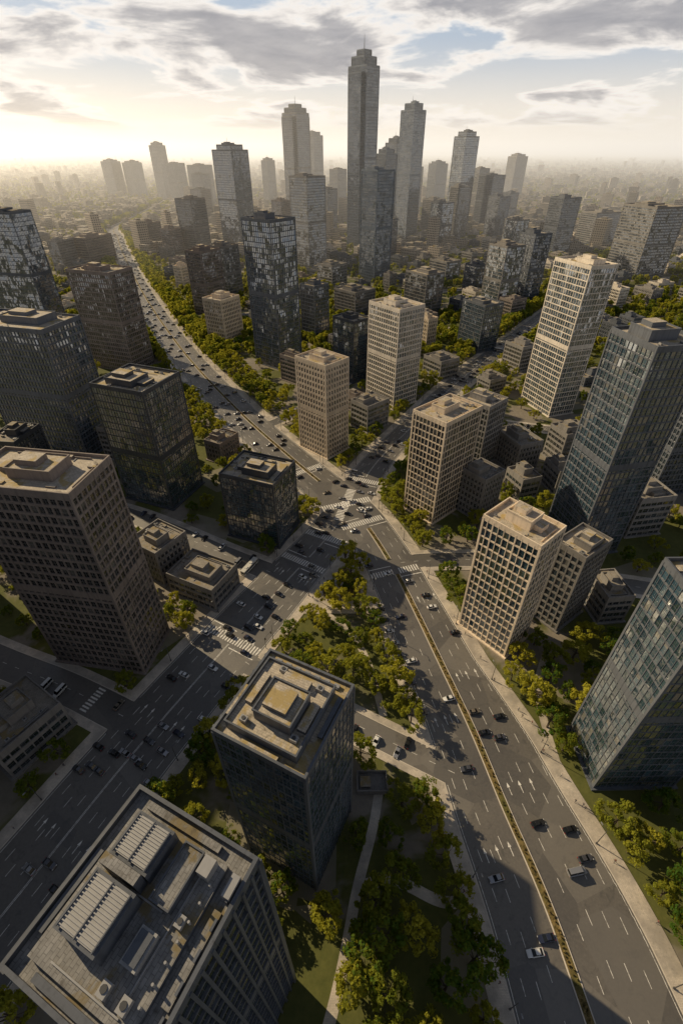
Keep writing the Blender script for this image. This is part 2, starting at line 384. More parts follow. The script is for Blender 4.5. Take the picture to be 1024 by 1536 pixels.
# ------------------------------------------------------------ roads
def catmull(p,step=2.):
    p=[np.array(q,float) for q in p]; p=[2*p[0]-p[1]]+p+[2*p[-1]-p[-2]]; o=[]
    for i in range(1,len(p)-2):
        n=max(2,int(np.linalg.norm(p[i+1]-p[i])/step))
        for k in range(n):
            t=k/n
            o.append(.5*((2*p[i])+(-p[i-1]+p[i+1])*t+(2*p[i-1]-5*p[i]+4*p[i+1]-p[i+2])*t*t+(-p[i-1]+3*p[i]-3*p[i+1]+p[i+2])*t**3))
    o.append(p[-2]); o=np.array(o)
    for _ in range(12): o[1:-1]=(o[:-2]+2*o[1:-1]+o[2:])/4
    return o
class Road:
    def __init__(s,name,pts,wl,wr,side,step=2.):
        s.name=name; s.p=catmull(pts,step); d=np.gradient(s.p,axis=0); s.t=d/np.linalg.norm(d,axis=1)[:,None]
        s.n=np.stack([s.t[:,1],-s.t[:,0]],1)
        seg=np.linalg.norm(np.diff(s.p,axis=0),axis=1); s.s=np.concatenate([[0],np.cumsum(seg)]); s.len=s.s[-1]
        s.wl=np.array([wl(y) if callable(wl) else wl for y in s.p[:,1]],float)
        s.wr=np.array([wr(y) if callable(wr) else wr for y in s.p[:,1]],float); s.side=side
    def at(s,q,off=0.):
        x=np.interp(q,s.s,s.p[:,0]);y=np.interp(q,s.s,s.p[:,1]);nx=np.interp(q,s.s,s.n[:,0]);ny=np.interp(q,s.s,s.n[:,1])
        return (x+nx*off,y+ny*off)
    def w(s,q): return np.interp(q,s.s,s.wl),np.interp(q,s.s,s.wr)
    def hd(s,q): return math.atan2(-np.interp(q,s.s,s.n[:,0]),np.interp(q,s.s,s.n[:,1]))+math.pi/2
    def near(s,x,y,m):
        dx=x-s.p[:,0];dy=y-s.p[:,1];d2=dx*dx+dy*dy;i=int(d2.argmin())
        if d2[i]>3600: return False
        off=dx[i]*s.n[i,0]+dy[i]*s.n[i,1]; al=dx[i]*s.t[i,0]+dy[i]*s.t[i,1]
        if abs(al)>3+m: return False
        return -s.wl[i]-m<off<s.wr[i]+m
def awr(y): return float(np.interp(y,[0,25,72,103,140],[21,20.5,17,12.8,11.5]))
def awl(y): return float(np.interp(y,[0,40,103,164,220,260],[16,15.5,13.5,12,14,15]))
A=Road('boulevard',[(60,-90),(57,-30),(54,10),(51.5,35),(47,56),(43,78),(37,103),(29,135),(20.5,164),(8,195),(-6,216),(-29,248),(-79,324),(-155,457),(-260,669),(-397,971),(-485,1179),(-540,1310),(-570,1565),(-640,2100)],awl,awr,5)
Bv=Road('avenue',[(-128,-70),(-98,0),(-88,23),(-80,40),(-65,72),(-42,115),(-23,148),(-3,184),(19,241),(48,292),(97,374),(184,498),(305,669),(450,880),(700,1250)],lambda y:float(np.interp(y,[0,130,185,215,260],[13.5,13,11.5,10,9])),lambda y:float(np.interp(y,[0,130,185,215,260],[13.5,13,10.5,10,9])),4)
S1=Road('side_street',[(-260,165),(-180,128),(-127,106),(-97,95),(-68,82)],5.5,5.5,3)
S2=Road('side_street',[(-300,262),(-230,235),(-175,215),(-135,203),(-100,189),(-57,165),(-26,149)],5.,5.,3)
S3=Road('side_street',[(26,158),(45,160),(70,159),(100,149),(140,140),(220,120)],4.5,4.5,2.5)
S4=Road('side_street',[(-38,107),(-20,95),(7,80),(38,64)],4.,4.,2.5)
S5=Road('side_street',[(-52,292),(-30,316),(-12,345),(30,420),(60,500),(100,520),(160,470)],4.,4.,2.5)
S6=Road('side_street',[(60,318),(100,300),(150,285),(230,270),(330,260)],4.5,4.5,2.5)
S7=Road('side_street',[(-110,375),(-150,350),(-200,335),(-300,330)],4.5,4.5,2.5)
S8=Road('side_street',[(-190,530),(-120,560),(-60,600),(60,650),(250,720),(500,760)],5,5,2.5)
ROADS=[A,Bv,S1,S2,S3,S4,S5,S6,S7,S8]
def onroad(x,y,m=0.,skip=None):
    return any(r.near(x,y,m) for r in ROADS if r is not skip)

t=NT('asphalt'); o=t.obj(); n1=t.noise(o,.05,4,.6); n2=t.noise(o,1.5,5,.7); n3=t.noise(o,.35,4,.6,1.5)
c=t.mix(n1,(.07,.063,.056),(.155,.138,.113)); c=t.mix(t.math('MULTIPLY',t.ramp(n2,.4,.8),.5),c,(.19,.17,.14))
c=t.mix(t.math('MULTIPLY',t.ramp(n3,.52,.72),.55),c,(.045,.042,.038))
vo=t.a('TexVoronoi'); t.L(o,vo.inputs[0]); vo.inputs['Scale'].default_value=.07; sv=t.a('SeparateXYZ'); t.L(vo.outputs['Color'],sv.inputs[0])
c=t.mix(t.math('MULTIPLY',t.ramp(sv.outputs[0],.6,.62),.35),c,(.05,.047,.045)); c=t.mix(t.math('MULTIPLY',t.ramp(sv.outputs[1],.8,.82),.3),c,(.22,.20,.17))
t.bsdf(c,t.math('MULTIPLY_ADD',n1,.16,.46),0,1.,t.bump(n2,.2,.015)); ASPH=t.m
t=NT('paving'); o=t.obj(); n1=t.noise(o,.15,5,.6); n2=t.noise(o,2.,5,.7)
br=t.a('TexBrick'); t.L(o,br.inputs[0]); br.inputs['Scale'].default_value=1.0; br.inputs['Mortar Size'].default_value=.015
br.inputs['Color1'].default_value=(.66,.57,.46,1); br.inputs['Color2'].default_value=(.56,.49,.40,1); br.inputs['Mortar'].default_value=(.28,.25,.21,1)
c=t.mix(t.ramp(n1,.35,.65),br.outputs[0],(.34,.30,.25)); c=t.mix(t.math('MULTIPLY',t.ramp(n2,.5,.75),.55),c,(.2,.18,.15))
t.bsdf(c,.5,0,.7); PAVE=t.m
KERB=plain('kerb_stone',(.58,.52,.44),.8)
t=NT('road_paint'); n=t.noise(t.obj(),1.2,5,.75)
t.bsdf(t.mix(t.ramp(n,.44,.70),(.80,.77,.71),(.26,.24,.21)),.6); PAINT=t.m
t=NT('verge_grass'); o=t.obj(); n=t.noise(o,.9,5,.75); n0=t.noise(o,.12,3)
c=t.mix(t.ramp(n,.3,.7),(.06,.05,.018),(.28,.20,.08)); c=t.mix(t.ramp(n0,.45,.7),c,(.12,.11,.035))
t.bsdf(c,.9,0,.2,t.bump(n,.9,.3)); GRASS=t.m

for i,r in enumerate(reversed(ROADS)):
    mb=MB(); z=.02+.005*i
    L=[(r.p[k]-r.n[k]*r.wl[k]) for k in range(len(r.p))]; Q=[(r.p[k]+r.n[k]*r.wr[k]) for k in range(len(r.p))]
    for k in range(len(r.p)-1):
        mb.quad([(L[k][0],L[k][1],z),(Q[k][0],Q[k][1],z),(Q[k+1][0],Q[k+1][1],z),(L[k+1][0],L[k+1][1],z)],0)
    mb.obj(r.name,[ASPH])
for i,r in enumerate(ROADS):
    mb=MB(); z=.15+.006*i; q=0.
    far=700 if r in(A,Bv) else 400
    while q<r.len-1.5:
        step=1.4 if r.at(q)[1]<far else 6.
        q2=min(r.len,q+step)
        for sg in(-1,1):
            wa=r.w(q)[0 if sg<0 else 1]; wb=r.w(q2)[0 if sg<0 else 1]
            n=int(r.side/1.25)
            for j in range(n):
                o0=j*r.side/n;o1=(j+1)*r.side/n
                c=[r.at(q,sg*(wa+o0)),r.at(q,sg*(wa+o1)),r.at(q2,sg*(wb+o1)),r.at(q2,sg*(wb+o0))]
                mx=sum(p[0] for p in c)/4; my=sum(p[1] for p in c)/4
                if onroad(mx,my,.15,r): 
                    if j==0: break
                    continue
                P4=[(p[0],p[1],z) for p in c]
                if sg<0: P4=P4[::-1]
                mb.quad(P4,0)
                if j==0:
                    a,b=c[0],c[3]; e0=r.at(q,sg*(wa+.22)); e1=r.at(q2,sg*(wb+.22))
                    mb.quad([(a[0],a[1],0),(b[0],b[1],0),(b[0],b[1],z+.012),(a[0],a[1],z+.012)],1)
                    k4=[(a[0],a[1],z+.012),(e0[0],e0[1],z+.012),(e1[0],e1[1],z+.012),(b[0],b[1],z+.012)]
                    mb.quad(k4 if sg>0 else k4[::-1],1)
        q=q2
    mb.obj('pavement',[PAVE,KERB])
X0=(2,203)
def amed(mb,r,hw,z,mat,mk,s0,s1,gap):
    q=s0
    while q<s1:
        q2=q+2.; p=r.at(q)
        if all(math.hypot(p[0]-g[0],p[1]-g[1])>g[2] for g in gap):
            a,b,c,d=r.at(q,-hw),r.at(q,hw),r.at(q2,hw),r.at(q2,-hw)
            mb.quad([(a[0],a[1],z),(b[0],b[1],z),(c[0],c[1],z),(d[0],d[1],z)],mat)
            for s_ in(-1,1):
                u,v,u2,v2=r.at(q,s_*hw),r.at(q2,s_*hw),r.at(q,s_*(hw+.25)),r.at(q2,s_*(hw+.25))
                k4=[(u[0],u[1],z+.03),(u2[0],u2[1],z+.03),(v2[0],v2[1],z+.03),(v[0],v[1],z+.03)]
                mb.quad(k4 if s_>0 else k4[::-1],mk)
                mb.quad([(u2[0],u2[1],.02),(v2[0],v2[1],.02),(v2[0],v2[1],z+.03),(u2[0],u2[1],z+.03)],mk)
        q=q2
mb=MB(); amed(mb,A,.9,.25,0,1,0,A.len,[(X0[0],X0[1],25),(24,155,5)])
mb.obj('median_strip',[GRASS,KERB])
mk=MB(); MZ=.085
def bar(r,s0,s1,o0,o1):
    a,b,c,d=r.at(s0,o0),r.at(s0,o1),r.at(s1,o1),r.at(s1,o0)
    mk.quad([(a[0],a[1],MZ),(b[0],b[1],MZ),(c[0],c[1],MZ),(d[0],d[1],MZ)],0)
def sOf(r,x,y): return r.s[int(((r.p[:,0]-x)**2+(r.p[:,1]-y)**2).argmin())]
XW=[(A,sOf(A,24,152),3.5),(Bv,sOf(Bv,-17,158),3.5),(Bv,sOf(Bv,-41,115),3.5),(A,sOf(A,-20,236),4),(A,sOf(A,11,188),4.),(Bv,sOf(Bv,-9,176),4.),(Bv,sOf(Bv,12,226),4.),(S1,S1.len-19,3),(S2,S2.len-17,3),(S4,16,2.5)]
def lanes(r,offs,dash=3.,gap=6.,width=.14,edge=True):
    for off in offs:
        q=R.uniform(0,5)
        while q<r.len-6:
            p=r.at(q); far=p[1]>500
            wl,wr=r.w(q)
            ok=-wl+1<off<wr-1 and math.hypot(p[0]-X0[0],p[1]-X0[1])>19 and not any(x[0] is r and abs(x[1]-q)<6 for x in XW)
            if ok: bar(r,q,q+dash,off-width/2*(1.5 if far else 1),off+width/2*(1.5 if far else 1))
            q+=dash+gap
    if edge:
        q=0
        while q<r.len-4:
            p=r.at(q)
            if math.hypot(p[0]-X0[0],p[1]-X0[1])>21:
                wl,wr=r.w(q)
                for o in(-wl+.6,wr-.6):
                    e=r.at(q+1,o)
                    if not onroad(e[0],e[1],1.,r): bar(r,q,q+2.,o-.07,o+.07)
            q+=2.
lanes(A,[-12.3,-9,-5.4,5.2,8.8,12.6,16.4])
lanes(Bv,[-9.9,-6.6,-3.3,3.3,6.6,9.9])
q=0
while q<Bv.len-3:
    p=Bv.at(q)
    if math.hypot(p[0]-X0[0],p[1]-X0[1])>20 and not any(x[0] is Bv and abs(x[1]-q)<4 for x in XW):
        bar(Bv,q,q+2,-.25,-.1); bar(Bv,q,q+2,.1,.25)
    q+=2
for r in(S1,S2,S3,S4,S5,S6,S7,S8): lanes(r,[0.],2.,4.,.14,False)
for r,q,th in XW:
    wl,wr=r.w(q); o=-wl+.8
    while o<wr-.8:
        if not(r is A and abs(o+.3)<1.2 and abs(r.at(q)[1]-X0[1])>27): bar(r,q-th/2,q+th/2,o,o+.6)
        o+=1.2
    if r in(A,Bv):
        bar(r,q-th/2-2.2,q-th/2-1.8,1.0,wr-.8); bar(r,q+th/2+1.8,q+th/2+2.2,-wl+.8,-1.0)
for ang in(math.radians(20),math.radians(75)):
    ux,uy=math.cos(ang),math.sin(ang)
    k=-14.
    while k<14:
        c=[]
        for (l,s_) in((k,-2.4),(k+.7,-2.4),(k+.7,2.4),(k,2.4)): c.append((X0[0]+ux*l-uy*s_,X0[1]+uy*l+ux*s_,MZ+(.004 if ang>1 else 0)))
        mk.quad(c,0)
        k+=1.3
for r,offs,rng in((A,[-10.6,-7.2,-3.5],(60,210)),(A,[3.4,7,10.6],(150,262)),(Bv,[-8.2,-5,5,8.2],(90,250))):
    for off in offs:
        for q in range(rng[0],rng[1],38):
            bar(r,q,q+2.2,off-.1,off+.1)
            a,b,c=r.at(q+2.2,off-.45),r.at(q+2.2,off+.45),r.at(q+3.6,off)
            mk.quad([(a[0],a[1],MZ),(b[0],b[1],MZ),(c[0],c[1],MZ)],0)
mk.obj('road_markings',[PAINT])

# ------------------------------------------------------------ ground
t=NT('city_ground'); o=t.obj()
n1=t.noise(o,.02,5,.6,.4); n2=t.noise(o,.35,5,.7); n3=t.noise(o,.0012,5,.6)
vor=t.a('TexVoronoi'); t.L(o,vor.inputs[0]); vor.inputs['Scale'].default_value=.045; vor.feature='F1'
sv=t.a('SeparateXYZ'); t.L(vor.outputs['Color'],sv.inputs[0])
g=t.mix(n2,(.04,.055,.014),(.16,.155,.045)); pv=t.mix(n2,(.13,.115,.095),(.30,.26,.205))
c=t.mix(t.ramp(n1,.50,.56),g,pv)
c=t.mix(t.math('MULTIPLY',t.math('GREATER_THAN',sv.outputs[0],.8),.6),c,(.27,.235,.19))
c=t.mix(t.math('MULTIPLY',t.ramp(n3,.45,.6),.5),c,(.07,.08,.03))
t.bsdf(c,.9,0,.2,t.bump(n2,.5,.15)); GROUND=t.m
mb=MB(); mb.quad([(-40000,-8000,0),(40000,-8000,0),(40000,60000,0),(-40000,60000,0)],0); mb.obj('ground',[GROUND])
def ribbon(name,pts,hw,z,mat):
    p=catmull(pts,1.5); d=np.gradient(p,axis=0); d/=np.linalg.norm(d,axis=1)[:,None]; n=np.stack([d[:,1],-d[:,0]],1)
    mb=MB()
    for k in range(len(p)-1):
        a,b,c,e=p[k]-n[k]*hw,p[k]+n[k]*hw,p[k+1]+n[k+1]*hw,p[k+1]-n[k+1]*hw
        mb.quad([(a[0],a[1],z),(b[0],b[1],z),(c[0],c[1],z),(e[0],e[1],z)],0)
    mb.obj(name,[mat])
PATHS=[[(-6,5),(0,22),(4,38),(9,52),(12,66)],[(4,38),(14,40),(26,34),(33,36)],[(-6,128),(4,118),(10,104),(14,84)],[(68,35),(66,60),(68,92),(76,108)]]
for i,pp in enumerate(PATHS): ribbon('path',pp,1.3,.03+.005*i,PAVE)
PPTS=np.concatenate([catmull(p,1.5) for p in PATHS])
# paved island filling the tip of the park between the two big roads
def xat(r,y,sg):
    e=np.array([r.p[k]+sg*r.n[k]*(r.wr[k] if sg>0 else r.wl[k]) for k in range(len(r.p)) if 60<r.p[k][1]<230]); o_=np.argsort(e[:,1]); return float(np.interp(y,e[o_,1],e[o_,0]))
mb=MB(); y=128.
while y<180:
    a0,a1,b0,b1=xat(Bv,y,1),xat(A,y,-1),xat(Bv,y+1,1),xat(A,y+1,-1)
    if b1-b0<1.0: break
    mb.quad([(a0+.1,y,.14),(a1-.1,y,.14),(b1-.1,y+1,.14),(b0+.1,y+1,.14)],0); y+=1
mb.quad([(b0,y,0),(b1,y,0),(b1,y,.14),(b0,y,.14)],1)
mb.obj('pavement',[PAVE,KERB])
mb=MB()
for (px,py,pr) in((1,150,3.2),(3,140,4.),(-5,140,3.)):
    n=14; mb.quad([(px+pr*math.cos(6.2832*k/n),py+pr*1.4*math.sin(6.2832*k/n),.30) for k in range(n)],0)
    for k in range(n):
        a=(px+pr*math.cos(6.2832*k/n),py+pr*1.4*math.sin(6.2832*k/n)); b=(px+pr*math.cos(6.2832*(k+1)/n),py+pr*1.4*math.sin(6.2832*(k+1)/n))
        mb.quad([(a[0],a[1],.1),(b[0],b[1],.1),(b[0],b[1],.30),(a[0],a[1],.30)],1)
mb.obj('planting_bed',[GRASS,KERB])
mb=MB(); mb.box(9,63,0,9,6,.5,0,0); 
for q in((9,60.2,9,.3),(9,65.8,9,.3)): mb.box(q[0],q[1],.5,q[2],q[3],1.6,0)
for q in((4.7,63,.3,5.2),(13.3,63,.3,5.2)): mb.box(q[0],q[1],.5,q[2],q[3],1.6,0)
mb.box(7,63,.5,3,3,1.1,0,1)
mb.obj('courtyard_wall',[W_grey,ROOF2]); addfoot(9,63,10,7,0)

cnt=0
for k in range(2600):
    y=250+900*R.random()**1.1; x=R.uniform(-.62,.78)*y
    w,d=R.uniform(13,28),R.uniform(11,20); rr=math.hypot(w,d)/2
    if onroad(x,y,rr*.9+5) or A.near(x,y,rr+18): continue
    if any(math.hypot(x-f[0],y-f[1])<rr*.85+math.hypot(f[2],f[3])*.85+5 for f in FOOT): continue
    h=R.choice((6,7,8,10,11,14,15,20)); az=math.degrees(math.atan2(x,y))
    building(R.choice(('low_rise_building','low_rise_building','apartment_block')),x,y,w,d,135-az*.8+R.choice((0,0,90)),h,R.choice(('bands','punch','grid')),R.choice((W_grey,W_grey,W_brown,W_slate,W_slate,W_pale)),R.choice((G_dark,G_warm)),0,ROOF2,.5)
    cnt+=1
    if cnt>190: break
for p in((118,105,20,14,95,10),(145,185,16,18,100,22),(150,150,18,14,100,15),(98,215,14,12,110,12),(120,220,15,12,100,14),(-120,165,18,16,155,14),(-135,255,14,14,160,20),(-110,130,14,12,150,9)):
    if not any(math.hypot(p[0]-f[0],p[1]-f[1])<math.hypot(p[2],p[3])/2*.8+math.hypot(f[2],f[3])*.8 for f in FOOT) and not onroad(p[0],p[1],8):
        building('low_rise_building',*p,'bands',W_grey,G_dark,0,ROOF2,.8)

t=NT('distant_facade'); uv=t.a('UVMap').outputs[0]; fr=t.vmath('FRACTION',uv); sx=t.a('SeparateXYZ'); t.L(fr,sx.inputs[0])
wx=t.math('LESS_THAN',t.math('ABSOLUTE',t.math('SUBTRACT',sx.outputs[0],.5)),.28); wy=t.math('LESS_THAN',t.math('ABSOLUTE',t.math('SUBTRACT',sx.outputs[1],.5)),.25)
nz=t.noise(t.obj(),.006,2); base=t.mix(t.ramp(nz,.35,.65),(.24,.21,.17),(.48,.40,.31))
t.bsdf(t.mix(t.math('MULTIPLY',wx,wy),base,(.03,.033,.035)),.6); FARF=t.m
mb=MB()
for k in range(9000):
    y=900*math.exp(R.random()*2.45); x=R.uniform(-.78,.78)*y
    if y<2600 and (inbuild(x,y,14) or onroad(x,y,14)): continue
    w,d=R.uniform(12,34),R.uniform(10,24)
    h=R.choice((6,7,8,10,12,15,20)); 
    if R.random()<.03: h=R.uniform(30,60)
    if y>3500: w*=1.3;d*=1.3
    a=math.radians(135+R.choice((0,0,12,30))); i0=len(mb.f)
    mb.box(x,y,0,w,d,h,0,1,rot=a)
    nf=max(2,h/3.5)
    for q in range(4):
        n=round((w if q%2==0 else d)/3.5); b=(i0+q)*4
        mb.uv[b:b+4]=[(0,0),(n,0),(n,nf),(0,nf)]
    if R.random()<.6: mb.box(x,y,h,w*.4,d*.4,2.5,1,rot=a)
mb.obj('distant_city',[FARF,ROOF2])

# ------------------------------------------------------------ trees
def leafmat(name,ca,cb):
    t=NT(name); o=t.obj(); n=t.noise(o,.5,2,.6)
    r=t.rnd(); c=t.mix(t.math('MULTIPLY_ADD',n,.8,t.math('MULTIPLY_ADD',r,1.1,-.5),clamp=True),ca,cb)
    d=t.a('BsdfDiffuse'); t.L(c,d.inputs[0]); tr=t.a('BsdfTranslucent')
    t.L(t.mix(.6,c,(.62,.56,.05)),tr.inputs[0])
    m=t.a('MixShader'); m.inputs[0].default_value=.48; t.L(d.outputs[0],m.inputs[1]); t.L(tr.outputs[0],m.inputs[2])
    t.L(m.outputs[0],t.out.inputs[0]); return t.m
LEAF=leafmat('foliage',(.055,.12,.022),(.40,.37,.045)); BARK=plain('bark',(.09,.07,.05),.9)
def limb(mb,p,q,r0,r1,n=6):
    p,q=Vector(p),Vector(q); d=(q-p).normalized(); u=d.orthogonal().normalized(); v=d.cross(u)
    a=[tuple(p+(u*math.cos(6.2832*k/n)+v*math.sin(6.2832*k/n))*r0) for k in range(n)]
    b=[tuple(q+(u*math.cos(6.2832*k/n)+v*math.sin(6.2832*k/n))*r1) for k in range(n)]
    for k in range(n): mb.quad([a[k],a[(k+1)%n],b[(k+1)%n],b[k]],1)
def treemesh(name,seed,nc,nl,ls,cr=1.,sp=4.3,ht=4.2):
    r=random.Random(seed); mb=MB()
    limb(mb,(0,0,0),(.1,.05,3.2),.34,.24); limb(mb,(.1,.05,3.2),(.2,-.1,7),.24,.1)
    cl=[]
    for k in range(nc):
        th=r.uniform(0,6.283); u=r.random(); ph=math.acos(1-1.5*u)
        rad=r.uniform(.5,1.)**.6
        rr=sp*rad*(1+.24*math.sin(th*2+seed)+.16*math.sin(th*3+seed*2))
        c=Vector((math.sin(ph)*math.cos(th)*rr,math.sin(ph)*math.sin(th)*rr,5.6+math.cos(ph)*ht*rad*r.uniform(.8,1.12)))
        cl.append((c,r.uniform(.55,1.25)*cr))
    for c,_ in cl[:9]: limb(mb,(.12,0,r.uniform(2.6,4.6)),tuple(c*.85+Vector((0,0,.3))),.13,.03,4)
    for c,s in cl:
        for j in range(nl):
            d=Vector((r.gauss(0,1),r.gauss(0,1),r.gauss(0,.8))); d.normalize(); p=c+d*s*(r.random()**.45)
            nrm=(d+Vector((r.gauss(0,.5),r.gauss(0,.5),r.gauss(0,.5)+.35))).normalized()
            u=nrm.orthogonal().normalized(); v=nrm.cross(u); a=r.uniform(0,6.28); u,v=u*math.cos(a)+v*math.sin(a),v*math.cos(a)-u*math.sin(a)
            l=ls*r.uniform(.6,1.3); 
            mb.quad([tuple(p-u*l),tuple(p+v*l*.55),tuple(p+u*l),tuple(p-v*l*.55)],0)
    return mb.mesh(name,[LEAF,BARK])
TM=[treemesh('tree_mesh',s,46,56,.36,1.,sp,ht) for s,sp,ht in((1,4.3,4.2),(2,4.8,3.6),(3,3.6,5.2),(4,4.3,4.4),(5,5.0,4.0),(6,3.9,3.6))]
TP=[]
def treeok(x,y,sp,mb_=2.5,mr=2.5):
    if inbuild(x,y,mb_) or onroad(x,y,mr): return False
    return all((x-q[0])**2+(y-q[1])**2>sp*sp for q in TP)
def tree(x,y,s):
    o=bpy.data.objects.new('tree',R.choice(TM)); o.location=(x,y,0); o.rotation_euler=(0,0,R.uniform(0,6.28))
    s*=R.uniform(.85,1.12)
    o.scale=(s*R.uniform(.92,1.1),s*R.uniform(.92,1.1),s*R.uniform(.85,1.1)); link(o); TP.append((x,y))
FARROW=[]
for r,side,sp in((A,5,7.5),(Bv,4,9)):
    q=10
    while q<r.len:
        for sg in(-1,1):
            p0=r.at(q)
            w=r.w(q)[0 if sg<0 else 1]
            if p0[1]<5: continue
            for off in((side+2.2,side+8.5,side+15) if r is A else (side+2.2,side+9)):
                x,y=r.at(q+R.uniform(-2,2),sg*(w+off+R.uniform(-.8,1)))
                if p0[1]>430:
                    if R.random()<.85 and not inbuild(x,y,3) and not onroad(x,y,2): FARROW.append((x,y,R.uniform(.9,1.25)))
                    continue
                if off>10 and R.random()<(.55 if p0[1]<200 else .2): continue
                if R.random()<.88 and treeok(x,y,5.4,3.2,2.6): tree(x,y,R.uniform(.75,1.15))
        q+=sp
def inpoly(x,y,P):
    c=False;j=len(P)-1
    for i in range(len(P)):
        if (P[i][1]>y)!=(P[j][1]>y) and x<(P[j][0]-P[i][0])*(y-P[i][1])/(P[j][1]-P[i][1])+P[i][0]: c=not c
        j=i
    return c
def offpath(x,y,m=2.6): return ((PPTS[:,0]-x)**2+(PPTS[:,1]-y)**2).min()>m*m
for p in((1,151),(3,141),(-5,140)): 
    if treeok(p[0],p[1],4,2,1): tree(p[0],p[1],.7)
PARK=[(-2,134),(6,134),(20,100),(24,80),(8,88),(-18,100)]
for k in range(500):
    x,y=R.uniform(-25,28),R.uniform(78,140)
    if inpoly(x,y,PARK) and offpath(x,y) and treeok(x,y,6.8,2,4): tree(x,y,R.uniform(.95,1.3))
LOW=[(-8,-5),(34,-5),(30,30),(27,58),(14,62),(6,45),(-3,36)]
for k in range(400):
    x,y=R.uniform(-10,36),R.uniform(-5,64)
    if inpoly(x,y,LOW) and offpath(x,y) and treeok(x,y,7.4,3,6.5) : tree(x,y,R.uniform(.95,1.3))
RT=[(66,84),(98,84),(104,112),(72,108)]
for k in range(300):
    x,y=R.uniform(60,130),R.uniform(15,118)
    if treeok(x,y,7.6,3,6) and offpath(x,y) and (inpoly(x,y,RT) or R.random()<.2): tree(x,y,R.uniform(1.,1.35))
for k in range(2600):
    y=R.uniform(20,430); x=R.uniform(-.75,.8)*(y+70)
    if R.random()<.75 and offpath(x,y) and treeok(x,y,6.4,2.8,4.2) and len(TP)<1050: tree(x,y,R.uniform(.6,1.05))
far=treemesh('tree_crown',11,18,20,1.0,1.25); fo=bpy.data.objects.new('tree_crown',far); link(fo)
mb=MB(); n=0
def inst(x,y,s):
    a=R.uniform(0,6.28); cs,sn=math.cos(a)*s/2,math.sin(a)*s/2
    mb.quad([(x-cs+sn,y-sn-cs,0),(x+cs+sn,y+sn-cs,0),(x+cs-sn,y+sn+cs,0),(x-cs-sn,y-sn+cs,0)],0)
for p in FARROW: inst(*p)
for k in range(26000):
    y=430*math.exp(R.random()*2.2); x=R.uniform(-.75,.8)*y
    if y<2300 and (onroad(x,y,4) or inbuild(x,y,3)): continue
    inst(x,y,R.uniform(.6,1.1)*(1 if y<1500 else 1.3)); n+=1
    if n>13000: break
dt=mb.obj('distant_trees',[GRASS]); dt.instance_type='FACES'; dt.use_instance_faces_scale=True; dt.instance_faces_scale=1.
dt.show_instancer_for_render=False; dt.show_instancer_for_viewport=False; fo.parent=dt
sh=MB(); rs=random.Random(5); q=0
while q<520:
    p=A.at(q)
    if math.hypot(p[0]-X0[0],p[1]-X0[1])>26 and abs(p[1]-155)>5 and rs.random()<.8:
        c=A.at(q,rs.uniform(-.45,.45)); s=rs.uniform(.2,.42)
        for j in range(12):
            d=Vector((rs.gauss(0,1),rs.gauss(0,1),rs.gauss(0,1))).normalized(); P_=Vector((c[0],c[1],.25+s*.6))+d*s*rs.random()
            u=d.orthogonal().normalized()*.2; v=d.cross(u)
            sh.quad([tuple(P_-u),tuple(P_+v),tuple(P_+u),tuple(P_-v)],0)
    q+=.8
sh.obj('median_shrubs',[GRASS])

